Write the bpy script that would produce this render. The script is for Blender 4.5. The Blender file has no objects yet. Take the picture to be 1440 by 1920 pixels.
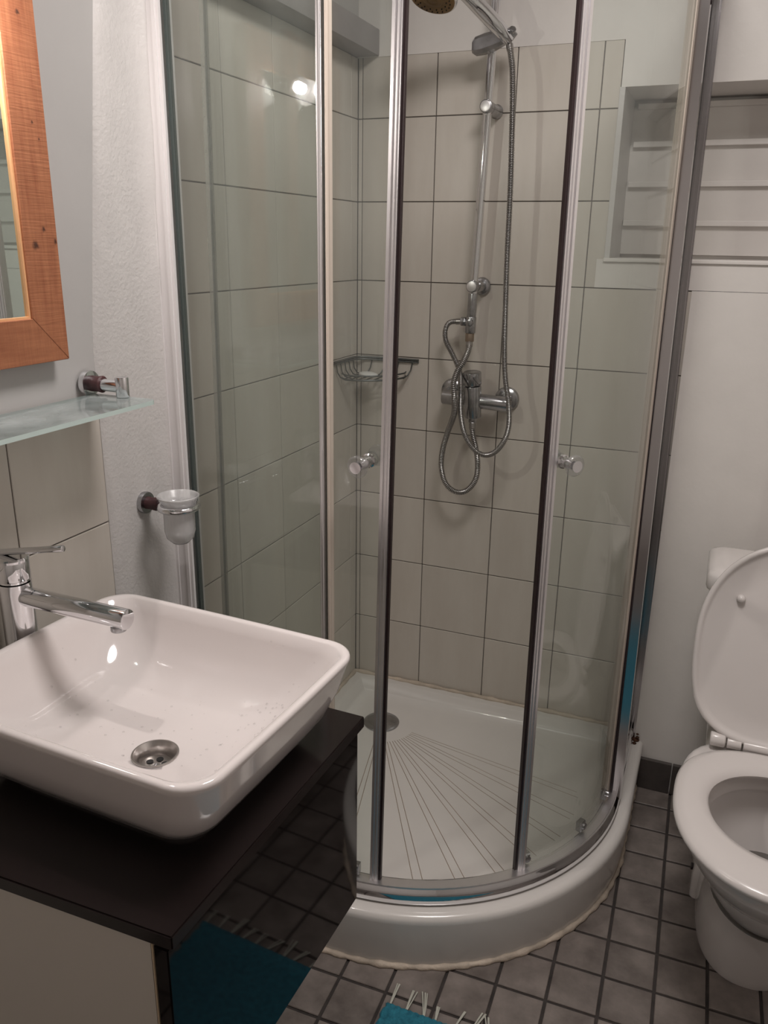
import bpy, bmesh, math, random
from mathutils import Vector, Matrix
random.seed(7)
sc = bpy.context.scene
C = sc.collection
PI = math.pi

# ------------------------------------------------------------------ camera
cam_d = bpy.data.cameras.new('camera'); cam = bpy.data.objects.new('camera', cam_d); C.objects.link(cam)
cam_d.sensor_fit = 'VERTICAL'; cam_d.sensor_height = 36.0; cam_d.lens = 1540.7 * 36.0 / 1920.0
cam_d.clip_start = 0.02
_r = Vector((0.92603146, 0.37714965, 0.01496229)); _u = Vector((-0.13038893, 0.28244593, 0.95038046)); _f = Vector((-0.35420962, 0.88203313, -0.31072996))
M = Matrix((( _r.x, _u.x, -_f.x, 0.9460), (_r.y, _u.y, -_f.y, -2.1331), (_r.z, _u.z, -_f.z, 1.4284), (0, 0, 0, 1)))
cam.matrix_world = M
sc.camera = cam

# ------------------------------------------------------------------ world, light levels, exposure
w = bpy.data.worlds.new('world'); sc.world = w; w.use_nodes = True
w.node_tree.nodes['Background'].inputs[0].default_value = (0.02, 0.02, 0.022, 1)
w.node_tree.nodes['Background'].inputs[1].default_value = 1.0
sc.view_settings.view_transform = 'Standard'; sc.view_settings.look = 'None'
sc.view_settings.gamma = 1.0; sc.view_settings.use_curve_mapping = False
sc.view_settings.exposure = 0.16
LAMP_POS = (0.058, -1.312, 1.735)
LAMP_STRENGTH = 1750.0
FILL_STRENGTH = 14.0
_l = bpy.data.lights.new('added_fill_light', 'AREA'); _l.shape = 'DISK'; _l.size = .45; _l.energy = FILL_STRENGTH; _l.color = (1, .945, .915)  # soft fill added below the ceiling to brighten the room, no fixture seen
_lo = bpy.data.objects.new('added_fill_light', _l); C.objects.link(_lo); _lo.location = (.85, -1.10, 2.33)

# ------------------------------------------------------------------ materials
def nt(name):
    m = bpy.data.materials.new(name); m.use_nodes = True
    t = m.node_tree; return m, t, t.nodes['Principled BSDF']
def N(t, typ, **kw):
    n = t.nodes.new(typ)
    for k, v in kw.items():
        if k.startswith('i_'): n.inputs[k[2:].replace('_', ' ')].default_value = v
        else: setattr(n, k, v)
    return n
def coords(t, out='Object', scale=(1, 1, 1)):
    tc = N(t, 'ShaderNodeTexCoord'); mp = N(t, 'ShaderNodeMapping')
    mp.inputs['Scale'].default_value = scale
    t.links.new(tc.outputs[out], mp.inputs['Vector']); return mp.outputs['Vector']
def noise(t, vec, scale, detail=4, rough=.55):
    n = N(t, 'ShaderNodeTexNoise'); n.inputs['Scale'].default_value = scale; n.inputs['Detail'].default_value = detail
    n.inputs['Roughness'].default_value = rough
    t.links.new(vec, n.inputs['Vector']); return n.outputs['Fac']
def ramp(t, fac, stops):
    r = N(t, 'ShaderNodeValToRGB'); e = r.color_ramp.elements
    while len(e) < len(stops): e.new(0.5)
    for el, (p, c) in zip(e, stops): el.position = p; el.color = (*c, 1) if len(c) == 3 else c
    t.links.new(fac, r.inputs['Fac']); return r.outputs['Color']
def bump(t, b, fac, strength, dist=.001):
    n = N(t, 'ShaderNodeBump'); n.inputs['Strength'].default_value = strength; n.inputs['Distance'].default_value = dist
    t.links.new(fac, n.inputs['Height']); t.links.new(n.outputs['Normal'], b.inputs['Normal'])
def plain(name, col, rough=.5, metal=0, coat=0, ns=None, nb=0, dist=.001, var=.0):
    m, t, b = nt(name)
    b.inputs['Base Color'].default_value = (*col, 1); b.inputs['Roughness'].default_value = rough
    b.inputs['Metallic'].default_value = metal; b.inputs['Coat Weight'].default_value = coat; b.inputs['Coat Roughness'].default_value = .04
    if ns:
        v = coords(t); f = noise(t, v, ns)
        if nb: bump(t, b, f, nb, dist)
        if var:
            c = ramp(t, noise(t, v, ns * .15), [(.3, tuple(x * (1 - var) for x in col)), (.7, tuple(min(1, x * (1 + var)) for x in col))])
            t.links.new(c, b.inputs['Base Color'])
    return m
MAT = {}
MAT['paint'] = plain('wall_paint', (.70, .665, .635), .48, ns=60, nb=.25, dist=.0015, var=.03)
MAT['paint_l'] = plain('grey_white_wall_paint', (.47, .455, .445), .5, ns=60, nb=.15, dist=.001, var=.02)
MAT['paint2'] = plain('plaster_paint', (.57, .548, .535), .42, ns=140, nb=.55, dist=.0022, var=.03)
MAT['grey'] = plain('grey_painted_ledge', (.30, .275, .275), .6, ns=40, nb=.2, var=.10)
MAT['grout'] = plain('wall_grout', (.13, .115, .105), .9, ns=120, nb=.4, var=.25)
MAT['fgrout'] = plain('floor_grout', (.045, .038, .035), .95, ns=200, nb=.7, var=.3)
MAT['ceil'] = plain('ceiling_paint', (.72, .70, .68), .8, ns=60, nb=.2)
MAT['porcelain'] = plain('porcelain', (.76, .70, .685), .09, coat=.6)
MAT['toilet'] = plain('toilet_porcelain', (.68, .64, .62), .12, coat=.5)
MAT['seat'] = plain('seat_plastic', (.66, .62, .60), .25, coat=.2)
MAT['acrylic'] = plain('tray_acrylic', (.68, .65, .62), .22, coat=.3, ns=25, nb=.05, var=.04)
MAT['chrome'] = plain('chrome', (.78, .78, .80), .07, 1, ns=160, nb=.03, dist=.0005)
MAT['wornchrome'] = plain('worn_chrome', (.42, .42, .43), .24, 1, ns=300, nb=.12, dist=.0006, var=.2)
MAT['hose'] = plain('hose_steel', (.40, .385, .375), .28, 1, ns=100, var=.1)
MAT['hosegap'] = plain('hose_groove', (.05, .045, .045), .5, 1)
MAT['basket'] = plain('dull_basket_wire', (.16, .17, .17), .35, 1, ns=300, nb=.2)
MAT['alu'] = plain('brushed_aluminium', (.84, .82, .83), .36, 1, ns=40, nb=.03, var=.04)
MAT['sidechrome'] = plain('satin_chrome', (.60, .58, .59), .16, 1, ns=40, nb=.03)
MAT['white_alu'] = plain('white_profile', (.72, .69, .69), .3, ns=30, nb=.05)
MAT['steel'] = plain('stainless_steel', (.50, .47, .45), .30, 1, ns=200, nb=.05)
MAT['gap'] = plain('drain_hole', (.006, .006, .006), .6)
MAT['dark'] = plain('dark_rubber', (.022, .012, .014), .45)
MAT['redseal'] = plain('magnetic_strip', (.016, .006, .007), .4)
MAT['cream'] = plain('cream_seal', (.58, .50, .43), .4)
MAT['maroon'] = plain('corroded_sleeve', (.055, .018, .02), .5, ns=200, nb=.6, var=.4)
MAT['caulk'] = plain('old_caulk', (.52, .44, .36), .6, ns=130, nb=.9, dist=.002, var=.28)
MAT['blackgloss'] = plain('black_gloss_panel', (.006, .004, .004), .04, coat=0)
MAT['blacktop'] = plain('black_countertop', (.010, .006, .006), .16, coat=0, ns=180, nb=.04)
MAT['blackgloss'].node_tree.nodes['Principled BSDF'].inputs['Specular IOR Level'].default_value = .36
MAT['carcass'] = plain('cabinet_board', (.60, .555, .50), .4, ns=60, nb=.03)
MAT['edge'] = plain('cabinet_edge', (.60, .47, .33), .5)
MAT['rib'] = plain('tray_groove_dirt', (.34, .27, .215), .5, ns=60, var=.2)
MAT['waterdark'] = plain('bowl_water', (.12, .11, .10), .03, coat=1)
MAT['nozzle'] = plain('limescaled_nozzle_plate', (.22, .13, .05), .6, ns=90, nb=.5, var=.45)
MAT['brass'] = plain('tarnished_brass', (.30, .235, .18), .4, .6, ns=300, nb=.2)
MAT['soap'] = plain('white_soap', (.8, .8, .78), .35)
MAT['tassel'] = plain('cotton_tassel', (.50, .50, .44), .9, ns=900, nb=.4)
MAT['rust'] = plain('rust_stain', (.07, .025, .01), .8, ns=120, nb=.6, var=.6)

def tile_mat(name, lo, hi, rough, coat, bumpy, streak=(1, 1, 1), sc_=6):
    m, t, b = nt(name)
    b.inputs['Roughness'].default_value = rough; b.inputs['Coat Weight'].default_value = coat; b.inputs['Coat Roughness'].default_value = .06
    oi = N(t, 'ShaderNodeObjectInfo')
    v = coords(t, 'Object', streak)
    va = N(t, 'ShaderNodeVectorMath', operation='ADD'); mu = N(t, 'ShaderNodeMath', operation='MULTIPLY'); mu.inputs[1].default_value = 37.0
    t.links.new(oi.outputs['Random'], mu.inputs[0]); t.links.new(v, va.inputs[0]); t.links.new(mu.outputs[0], va.inputs[1])
    f = noise(t, va.outputs[0], sc_, 5, .6)
    c = ramp(t, f, [(.3, lo), (.72, hi)])
    mx = N(t, 'ShaderNodeMixRGB', blend_type='MULTIPLY'); mx.inputs['Fac'].default_value = 1
    rr = ramp(t, oi.outputs['Random'], [(0, (.93, .93, .93)), (1, (1, 1, 1))])
    t.links.new(c, mx.inputs['Color1']); t.links.new(rr, mx.inputs['Color2']); t.links.new(mx.outputs['Color'], b.inputs['Base Color'])
    bump(t, b, noise(t, va.outputs[0], sc_ * bumpy[0]), bumpy[1], .001)
    return m
MAT['tile'] = tile_mat('cream_wall_tile', (.57, .52, .465), (.62, .575, .52), .34, .0, (2, .12), (3, 3, .6), 7)
MAT['ftile'] = tile_mat('grey_floor_tile', (.115, .096, .086), (.25, .215, .195), .42, .1, (12, .5), (1, 1, 1), 14)
MAT['skirt'] = tile_mat('dark_skirting_tile', (.05, .042, .04), (.09, .077, .07), .4, .1, (10, .5), (1, 1, 1), 14)

def glass(name, tint, film=0.0, filmcol=(.7, .75, .73), rough=0.0):
    m = bpy.data.materials.new(name); m.use_nodes = True; t = m.node_tree; t.nodes.clear()
    out = N(t, 'ShaderNodeOutputMaterial'); tr = N(t, 'ShaderNodeBsdfTransparent'); tr.inputs[0].default_value = (*tint, 1)
    gl = N(t, 'ShaderNodeBsdfGlossy'); gl.inputs['Roughness'].default_value = rough
    # straight-through glass: the same reflectance from both sides of each face
    fr = N(t, 'ShaderNodeFresnel'); ge = N(t, 'ShaderNodeNewGeometry'); io = N(t, 'ShaderNodeMapRange')
    io.inputs['To Min'].default_value = 1.5; io.inputs['To Max'].default_value = 1 / 1.5
    t.links.new(ge.outputs['Backfacing'], io.inputs['Value']); t.links.new(io.outputs[0], fr.inputs['IOR'])
    mx = N(t, 'ShaderNodeMixShader')
    base = tr.outputs[0]
    if film:
        df = N(t, 'ShaderNodeBsdfDiffuse'); df.inputs[0].default_value = (*filmcol, 1)
        v = coords(t, 'Object', (1, 1, .25)); f = noise(t, v, 9, 5, .6)
        mr = N(t, 'ShaderNodeMapRange'); mr.inputs['From Min'].default_value = .35; mr.inputs['From Max'].default_value = .75
        mr.inputs['To Min'].default_value = film * .5; mr.inputs['To Max'].default_value = film * 1.6
        t.links.new(f, mr.inputs['Value'])
        m2 = N(t, 'ShaderNodeMixShader'); t.links.new(mr.outputs[0], m2.inputs[0]); t.links.new(tr.outputs[0], m2.inputs[1]); t.links.new(df.outputs[0], m2.inputs[2])
        base = m2.outputs[0]
    t.links.new(fr.outputs[0], mx.inputs[0]); t.links.new(base, mx.inputs[1]); t.links.new(gl.outputs[0], mx.inputs[2])
    t.links.new(mx.outputs[0], out.inputs['Surface'])
    return m
MAT['glass'] = glass('shower_glass', (.955, .975, .96), .03)
MAT['glassedge'] = plain('green_glass_edge', (.075, .092, .088), .15, coat=.5)
MAT['clear'] = glass('clear_acrylic', (.90, .90, .90), .10, (.8, .78, .78), .03)
MAT['drop'] = glass('water_drop', (.93, .93, .93), 0)
MAT['strip'] = glass('translucent_strip', (.86, .86, .84), .28, (.62, .60, .56), .2)
MAT['shelfglass'] = glass('satin_shelf_glass', (.62, .68, .66), .45, (.55, .60, .60), .06)
MAT['shelfedge'] = plain('pale_glass_edge', (.55, .66, .63), .15, coat=.6)
MAT['frost'] = glass('frosted_glass', (.84, .84, .84), .5, (.85, .84, .84), .25)

def mirror_mat():
    m, t, b = nt('mirror_silver'); b.inputs['Base Color'].default_value = (.78, .84, .82, 1)
    b.inputs['Metallic'].default_value = 1; b.inputs['Roughness'].default_value = .01
    v = coords(t); bump(t, b, noise(t, v, 3), .02, .0005); return m
MAT['mirror'] = mirror_mat()
KNOTS = [(-1.1893, 1.4184, 0.0075, 0.0075), (-1.1708, 1.4401, 0.0042, 0.005), (-1.1504, 1.4237, 0.0035, 0.0055), (-1.1712, 1.579, 0.0028, 0.003), (-1.1616, 1.5586, 0.002, 0.0022), (-1.1441, 1.608, 0.0025, 0.004), (-1.1766, 1.7106, 0.0045, 0.004)]
def wood(name, horiz, lo=(.27, .090, .042), hi=(.44, .180, .088)):
    m, t, b = nt(name); b.inputs['Roughness'].default_value = .45
    geo = N(t, 'ShaderNodeTexCoord')
    mp = N(t, 'ShaderNodeMapping'); mp.inputs['Scale'].default_value = (1, 3, 40) if horiz else (1, 40, 3)
    t.links.new(geo.outputs['Object'], mp.inputs['Vector'])
    f = noise(t, mp.outputs[0], 3.2, 6, .65)
    c = ramp(t, f, [(.28, lo), (.5, tuple((a + b_) / 2 for a, b_ in zip(lo, hi))), (.74, hi)])
    # saw marks across the grain
    mp2 = N(t, 'ShaderNodeMapping'); mp2.inputs['Scale'].default_value = (1, 150, 6) if horiz else (1, 6, 150)
    t.links.new(geo.outputs['Object'], mp2.inputs['Vector'])
    f2 = noise(t, mp2.outputs[0], 2.5, 3, .6)
    mx = N(t, 'ShaderNodeMixRGB', blend_type='MULTIPLY'); mx.inputs['Fac'].default_value = .6
    t.links.new(c, mx.inputs['Color1']); t.links.new(ramp(t, f2, [(.3, (.72, .68, .66)), (.65, (1, 1, 1))]), mx.inputs['Color2'])
    col = mx.outputs['Color']
    if not horiz:
        for (y, z, ry, rz) in KNOTS:
            m1 = N(t, 'ShaderNodeMapping'); m1.vector_type = 'POINT'
            m1.inputs['Location'].default_value = (0, -y / ry, -z / rz); m1.inputs['Scale'].default_value = (0, 1 / ry, 1 / rz)
            t.links.new(geo.outputs['Object'], m1.inputs['Vector'])
            nz_ = N(t, 'ShaderNodeTexNoise'); nz_.inputs['Scale'].default_value = 1.3; t.links.new(m1.outputs[0], nz_.inputs['Vector'])
            ad = N(t, 'ShaderNodeMath', operation='MULTIPLY_ADD'); ad.inputs[1].default_value = .9; ad.inputs[2].default_value = -.45; t.links.new(nz_.outputs['Fac'], ad.inputs[0])
            l0 = N(t, 'ShaderNodeVectorMath', operation='LENGTH'); t.links.new(m1.outputs[0], l0.inputs[0])
            ln = N(t, 'ShaderNodeMath', operation='ADD'); t.links.new(l0.outputs['Value'], ln.inputs[0]); t.links.new(ad.outputs[0], ln.inputs[1])
            k = N(t, 'ShaderNodeMixRGB', blend_type='MIX')
            t.links.new(ramp(t, ln.outputs[0], [(.35, (.92, .92, .92)), (1.0, (0, 0, 0))]), k.inputs['Fac'])
            t.links.new(col, k.inputs['Color1']); k.inputs['Color2'].default_value = (.045, .015, .01, 1); col = k.outputs['Color']
    t.links.new(col, b.inputs['Base Color']); bump(t, b, f2, .5, .0012)
    return m
MAT['wood_v'] = wood('pine_upright', False); MAT['wood_h'] = wood('pine_rail', True)
MAT['wood_in'] = plain('pale_wood_lip', (.72, .40, .20), .4, ns=60, nb=.1, var=.1)

def mat_mat():
    m, t, b = nt('teal_chenille'); b.inputs['Roughness'].default_value = .95
    v = coords(t); f = noise(t, v, 90, 5, .7)
    t.links.new(ramp(t, f, [(.3, (.010, .10, .155)), (.7, (.03, .23, .31))]), b.inputs['Base Color']); bump(t, b, f, .8, .004)
    return m
MAT['rug'] = mat_mat()
def emis(name, col, s):
    m = bpy.data.materials.new(name); m.use_nodes = True; t = m.node_tree; t.nodes.clear()
    o = N(t, 'ShaderNodeOutputMaterial'); e = N(t, 'ShaderNodeEmission'); e.inputs[0].default_value = (*col, 1); e.inputs[1].default_value = s
    t.links.new(e.outputs[0], o.inputs['Surface']); return m

# ------------------------------------------------------------------ mesh helpers
def V(*a): return Vector(a)
def add_box(bm, lo, hi, mi=0):
    x0, y0, z0 = lo; x1, y1, z1 = hi
    v = [bm.verts.new(p) for p in ((x0, y0, z0), (x1, y0, z0), (x1, y1, z0), (x0, y1, z0), (x0, y0, z1), (x1, y0, z1), (x1, y1, z1), (x0, y1, z1))]
    for f in ((0, 3, 2, 1), (4, 5, 6, 7), (0, 1, 5, 4), (1, 2, 6, 5), (2, 3, 7, 6), (3, 0, 4, 7)):
        bm.faces.new([v[i] for i in f]).material_index = mi
def box_bm(lo, hi, bev=0, seg=2):
    bm = bmesh.new(); add_box(bm, lo, hi)
    if bev: bmesh.ops.bevel(bm, geom=bm.edges[:], offset=bev, segments=seg, profile=.6, affect='EDGES')
    return bm
def loft(bm, rings, closed=True, cap0=True, cap1=True, mi=0, wrap=False):
    vr = [[bm.verts.new(p) for p in r] for r in rings]
    n = len(vr[0])
    prs = list(zip(vr[:-1], vr[1:])) + ([(vr[-1], vr[0])] if wrap else [])
    for a, b in prs:
        for i in range(n if closed else n - 1):
            j = (i + 1) % n
            bm.faces.new((a[i], a[j], b[j], b[i])).material_index = mi
    if not wrap:
        if cap0: bm.faces.new(vr[0][::-1]).material_index = mi
        if cap1: bm.faces.new(vr[-1]).material_index = mi
    return vr
def prism(bm, pts, z0, z1, shift=(0, 0), mi=0):
    loft(bm, [[(x, y, z0) for x, y in pts], [(x + shift[0], y + shift[1], z1) for x, y in pts]], mi=mi)
def lathe(bm, prof, origin, axis, seg=32, mi=0, cap=True):
    a = Vector(axis).normalized(); h = Vector((0, 0, 1)) if abs(a.z) < .9 else Vector((1, 0, 0))
    u = a.cross(h).normalized(); v = a.cross(u)
    o = Vector(origin)
    rings = [[o + a * d + (u * math.cos(2 * PI * i / seg) + v * math.sin(2 * PI * i / seg)) * max(r, 1e-5) for i in range(seg)] for d, r in prof]
    loft(bm, rings, cap0=cap, cap1=cap, mi=mi)
def cyl(bm, a, b, r, seg=24, mi=0, r2=None, bev=0):
    a = Vector(a); b = Vector(b); L = (b - a).length; r2 = r if r2 is None else r2
    if bev: prof = [(0, r - bev), (bev * .3, r - bev * .3), (bev, r), (L - bev, r2), (L - bev * .3, r2 - bev * .3), (L, r2 - bev)]
    else: prof = [(0, r), (L, r2)]
    lathe(bm, prof, a, b - a, seg, mi)
def catmull(pts, n):
    P = [Vector(p) for p in pts]; P = [P[0] * 2 - P[1]] + P + [P[-1] * 2 - P[-2]]
    out = []
    for i in range(1, len(P) - 2):
        for k in range(n):
            t = k / n; a, b, c, d = P[i - 1], P[i], P[i + 1], P[i + 2]
            out.append(.5 * ((2 * b) + (c - a) * t + (2 * a - 5 * b + 4 * c - d) * t * t + (3 * b - a - 3 * c + d) * t ** 3))
    out.append(P[-2]); return out
def tube(bm, path, rad, seg=10, mi=0, closed=False):
    path = [Vector(p) for p in path]; n = len(path)
    rf = rad if callable(rad) else (lambda i: rad)
    rings = []; u = None
    for i, p in enumerate(path):
        if closed: t = path[(i + 1) % n] - path[i - 1]
        else: t = path[min(i + 1, n - 1)] - path[max(i - 1, 0)]
        t.normalize()
        if u is None:
            h = Vector((0, 0, 1)) if abs(t.z) < .9 else Vector((1, 0, 0)); u = (h - t * h.dot(t)).normalized()
        else: u = (u - t * u.dot(t)).normalized()
        v = t.cross(u)
        rings.append([p + (u * math.cos(2 * PI * k / seg) + v * math.sin(2 * PI * k / seg)) * rf(i) for k in range(seg)])
    loft(bm, rings, wrap=closed, mi=mi)
def resample(path, step):
    out = [path[0].copy()]; acc = 0; cur = path[0]
    for p in path[1:]:
        while (p - cur).length >= step:
            cur = cur + (p - cur).normalized() * step; out.append(cur.copy())
    return out
def obj(name, bm, m, parent=None, smooth=False, angle=35, origin=None):
    bmesh.ops.remove_doubles(bm, verts=bm.verts[:], dist=1e-6)
    bmesh.ops.recalc_face_normals(bm, faces=bm.faces[:])
    if smooth:
        for f in bm.faces: f.smooth = True
        lim = math.radians(angle)
        for e in bm.edges:
            if len(e.link_faces) == 2 and e.calc_face_angle(0) > lim: e.smooth = False
    me = bpy.data.meshes.new(name)
    o = bpy.data.objects.new(name, me); C.objects.link(o)
    if origin is not None:
        bmesh.ops.translate(bm, verts=bm.verts[:], vec=-Vector(origin))
    bm.to_mesh(me); bm.free()
    for mm in (m if isinstance(m, (list, tuple)) else [m]): me.materials.append(MAT[mm] if isinstance(mm, str) else mm)
    if parent is not None: o.parent = parent
    if origin is not None:
        o.location = Vector(origin) - (abspos(parent) if parent is not None else Vector((0, 0, 0)))
    elif parent is not None:
        o.location = -abspos(parent)
    return o
def abspos(o):
    p = Vector((0, 0, 0))
    while o is not None: p = p + o.location; o = o.parent
    return p
def thing(name, label, cat, loc=(0, 0, 0), group=None):
    o = bpy.data.objects.new(name, None); C.objects.link(o); o.location = loc; o.empty_display_size = .05
    tag(o, label, cat, group); return o
def tag(o, label=None, cat=None, group=None):
    if label: o['label'] = label
    if cat: o['category'] = cat
    if group: o['group'] = group
    return o
def struct(name, bm, m, smooth=False):
    o = obj(name, bm, m, None, smooth); o['kind'] = 'structure'; return o

# ------------------------------------------------------------------ the room
RX, FY, CZ = 1.66, -2.75, 2.35
bm = box_bm((-.02, FY, -.06), (RX, .22, -.004)); floor = struct('floor', bm, 'fgrout')
bm = box_bm((-.12, FY - .1, CZ), (RX + .1, .32, CZ + .08)); struct('ceiling', bm, 'ceil')
bm = box_bm((RX, FY - .1, -.06), (RX + .1, .32, CZ)); struct('wall_right', bm, 'paint')
bm = box_bm((-.12, FY - .1, -.06), (RX, FY, CZ)); struct('wall_front', bm, 'paint')
# back wall: tiled part (grout bed) + painted part with the window niche
T = .20; HZ = .3318 + 8 * T    # z of joint row 0
def hz(j): return .3318 + (8 - j) * T
XE = .868; NX0, NZ0, NZ1, ND = .657, 1.400, 1.7755, .20
bm = bmesh.new()
add_box(bm, (-.1, .003, -.05), (NX0 - .004, .3, 1.874), 1)            # grout bed
add_box(bm, (NX0 - .004, .003, -.05), (XE, .3, 1.335), 1)
add_box(bm, (-.1, -.001, 1.8722), (NX0, .3, CZ), 0)                    # painted above
add_box(bm, (NX0, -.001, NZ1), (RX, .3, CZ), 0)                       # above the niche
add_box(bm, (NX0 - .02, -.0015, 1.3335), (RX, .3, NZ0), 0)               # sill band
add_box(bm, (NX0, ND + .012, NZ0 - .01), (RX, .3, NZ1 + .01), 0)             # niche back
wb = struct('wall_back', bm, ['paint', 'grout'])
# painted wall below the sill leans forward towards the floor
bm = bmesh.new()
loft(bm, [[(XE - .004, .2, -.02), (XE - .004, -.0012, 1.3325), (XE - .004, -.03, .55), (XE - .004, -.050, .10), (XE - .004, -.052, -.02)],
          [(RX, .2, -.02), (RX, -.0012, 1.3325), (RX, -.03, .55), (RX, -.050, .10), (RX, -.052, -.02)]])
o = obj('painted_lower_wall', bm, 'paint', wb)
# niche: left reveal lining, board lining
bm = box_bm((NX0 - .003, -.004, NZ0), (NX0 + .010, ND, NZ1), .0015); obj('niche_reveal', bm, 'paint2', wb)
bm = box_bm((NX0 - .004, -.008, NZ0 - .006), (RX, ND + .012, NZ0 + .003), .002); obj('niche_sill', bm, 'paint', wb)
for k, (z0, z1) in enumerate([(1.412, 1.487), (1.487, 1.579), (1.579, 1.672), (1.672, 1.758)]):
    bm = bmesh.new()
    loft(bm, [[(NX0 + .010, ND + .02, z0), (NX0 + .010, ND - .002, z0), (NX0 + .010, ND - .010, z1), (NX0 + .010, ND + .02, z1)],
              [(RX, ND + .02, z0), (RX, ND - .002, z0), (RX, ND - .010, z1), (RX, ND + .02, z1)]])
    obj('niche_board', bm, 'paint', wb)
    bm = box_bm((NX0 + .012 + .003 * k, ND - .024, z1 - .006), (RX, ND + .01, z1 + .007), .0015); obj('niche_batten', bm, 'paint', wb)

_tcache = {}
def wtile(wall, plane, a0, a1, z0, z1, name='wall_tile', mat='tile', depth=.008, g=.0012):
    """tile on the wall y=0 (plane 'y') or x=0 (plane 'x'); a is the horizontal coordinate"""
    wa, hh = a1 - a0 - 2 * g, z1 - z0 - 2 * g
    key = (plane, round(wa, 4), round(hh, 4), mat)
    if key not in _tcache:
        if plane == 'y': bm = box_bm((-wa / 2, -depth / 2, -hh / 2), (wa / 2, depth / 2, hh / 2))
        else: bm = box_bm((-depth / 2, -wa / 2, -hh / 2), (depth / 2, wa / 2, hh / 2))
        bmesh.ops.bevel(bm, geom=[e for e in bm.edges], offset=.0009, segments=1, affect='EDGES')
        me = bpy.data.meshes.new(name); bm.to_mesh(me); bm.free(); me.materials.append(MAT[mat]); _tcache[key] = me
    o = bpy.data.objects.new(name, _tcache[key]); C.objects.link(o); o.parent = wall
    j = random.uniform(-.0003, .0003)
    if plane == 'y': o.location = ((a0 + a1) / 2, depth / 2 + j, (z0 + z1) / 2)
    else: o.location = (-depth / 2 + j, (a0 + a1) / 2, (z0 + z1) / 2)
    return o
xs = [.0, .0125] + [.0125 + T * k for k in range(1, 5)] + [XE]
rows = [(hz(0) - T, 1.8735)] + [(hz(j + 1), hz(j)) for j in range(1, 8)] + [(.136, hz(8))]
for z0, z1 in rows:
    for a0, a1 in zip(xs[:-1], xs[1:]):
        if z1 > 1.34 and a0 > .70: continue
        if z1 > 1.34 and a0 > .60: a1 = NX0 - .0005
        wtile(wb, 'y', a0, a1, z0, z1)
# left wall: grout bed where tiled, paint elsewhere
bm = bmesh.new()
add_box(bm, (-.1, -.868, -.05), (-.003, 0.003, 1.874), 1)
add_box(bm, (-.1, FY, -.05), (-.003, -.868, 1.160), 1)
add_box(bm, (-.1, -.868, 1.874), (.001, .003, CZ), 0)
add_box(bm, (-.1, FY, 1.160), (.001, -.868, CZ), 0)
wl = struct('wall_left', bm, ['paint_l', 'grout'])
ys = [0, -.0412] + [-.0412 - T * k for k in range(1, 5)] + [-.866]
for z0, z1 in rows:
    for a0, a1 in zip(ys[:-1], ys[1:]):
        if a0 - a1 > .01: wtile(wl, 'x', a1, a0, z0, z1)
for z0, z1 in [(1.0 - .038 - .2 * k, 1.16 if k == 0 else 1.162 - .2 * k) for k in range(6)]:
    if z0 < 0: z0 = 0
    for k in range(8):
        wtile(wl, 'x', -1.257 - .2 * k + .0, -1.057 - .2 * k, z0, z1)
# plaster patch beside the shower with a raised lip where it meets the profile
def edge_y(z):
    pts = [(0, -1.060), (1.16, -1.060), (1.27, -1.060), (1.53, -1.024), (1.77, -.990), (2.35, -.93)]
    for (za, ya), (zb, yb) in zip(pts[:-1], pts[1:]):
        if z <= zb: return ya + (yb - ya) * (z - za) / (zb - za)
    return -.93
def far_y(z): 
    return -.850 - .024 * max(0, min(1, (z - .9) / .8))
bm = bmesh.new(); rings = []
nz = 60
for i in range(nz + 1):
    z = 2.349 * i / nz; y0 = edge_y(z); y1 = far_y(z) + .0012 * math.sin(z * 31) + .0008 * math.sin(z * 77)
    w_ = .007 * math.sin(z * 2.1) * 0
    prof = [(-.02, y0), (.0012, y0 + .0005), (.0035, y0 + .005), (.0060, y0 + .014), (.0075, y0 + .035), (.0085, y1 - .07), (.0105, y1 - .045), (.0155, y1 - .028), (.023, y1 - .014), (.031, y1 - .004), (.033, y1), (-.02, y1 + .004)]
    rings.append([(x + (.0006 * math.sin(z * 23 + y * 60) if x > .005 else 0), y, z) for x, y in prof])
loft(bm, rings)
obj('plaster_patch', bm, 'paint2', wl, True, 50)
# grey ledge boxed in along the top of the left wall
bm = box_bm((-.01, -2.2, 1.8735), (.0585, -.0005, 1.933), .004); struct('trim_1', bm, 'grey', True)
# beads of sealant at the top of the tiles
# skirting
for k in range(8):
    x0 = .884 + (.0865 if k else 0) + max(0, k - 1) * .1007; x1 = .884 + .0865 + k * .1007
    if x1 > RX: x1 = RX
    bm = box_bm((x0 + .0015, -.064, .001), (x1 - .0015, -.052, .092), .0015)
    o = obj('skirting_tile', bm, 'skirt', wb, origin=((x0 + x1) / 2, -.058, .05))
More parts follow.
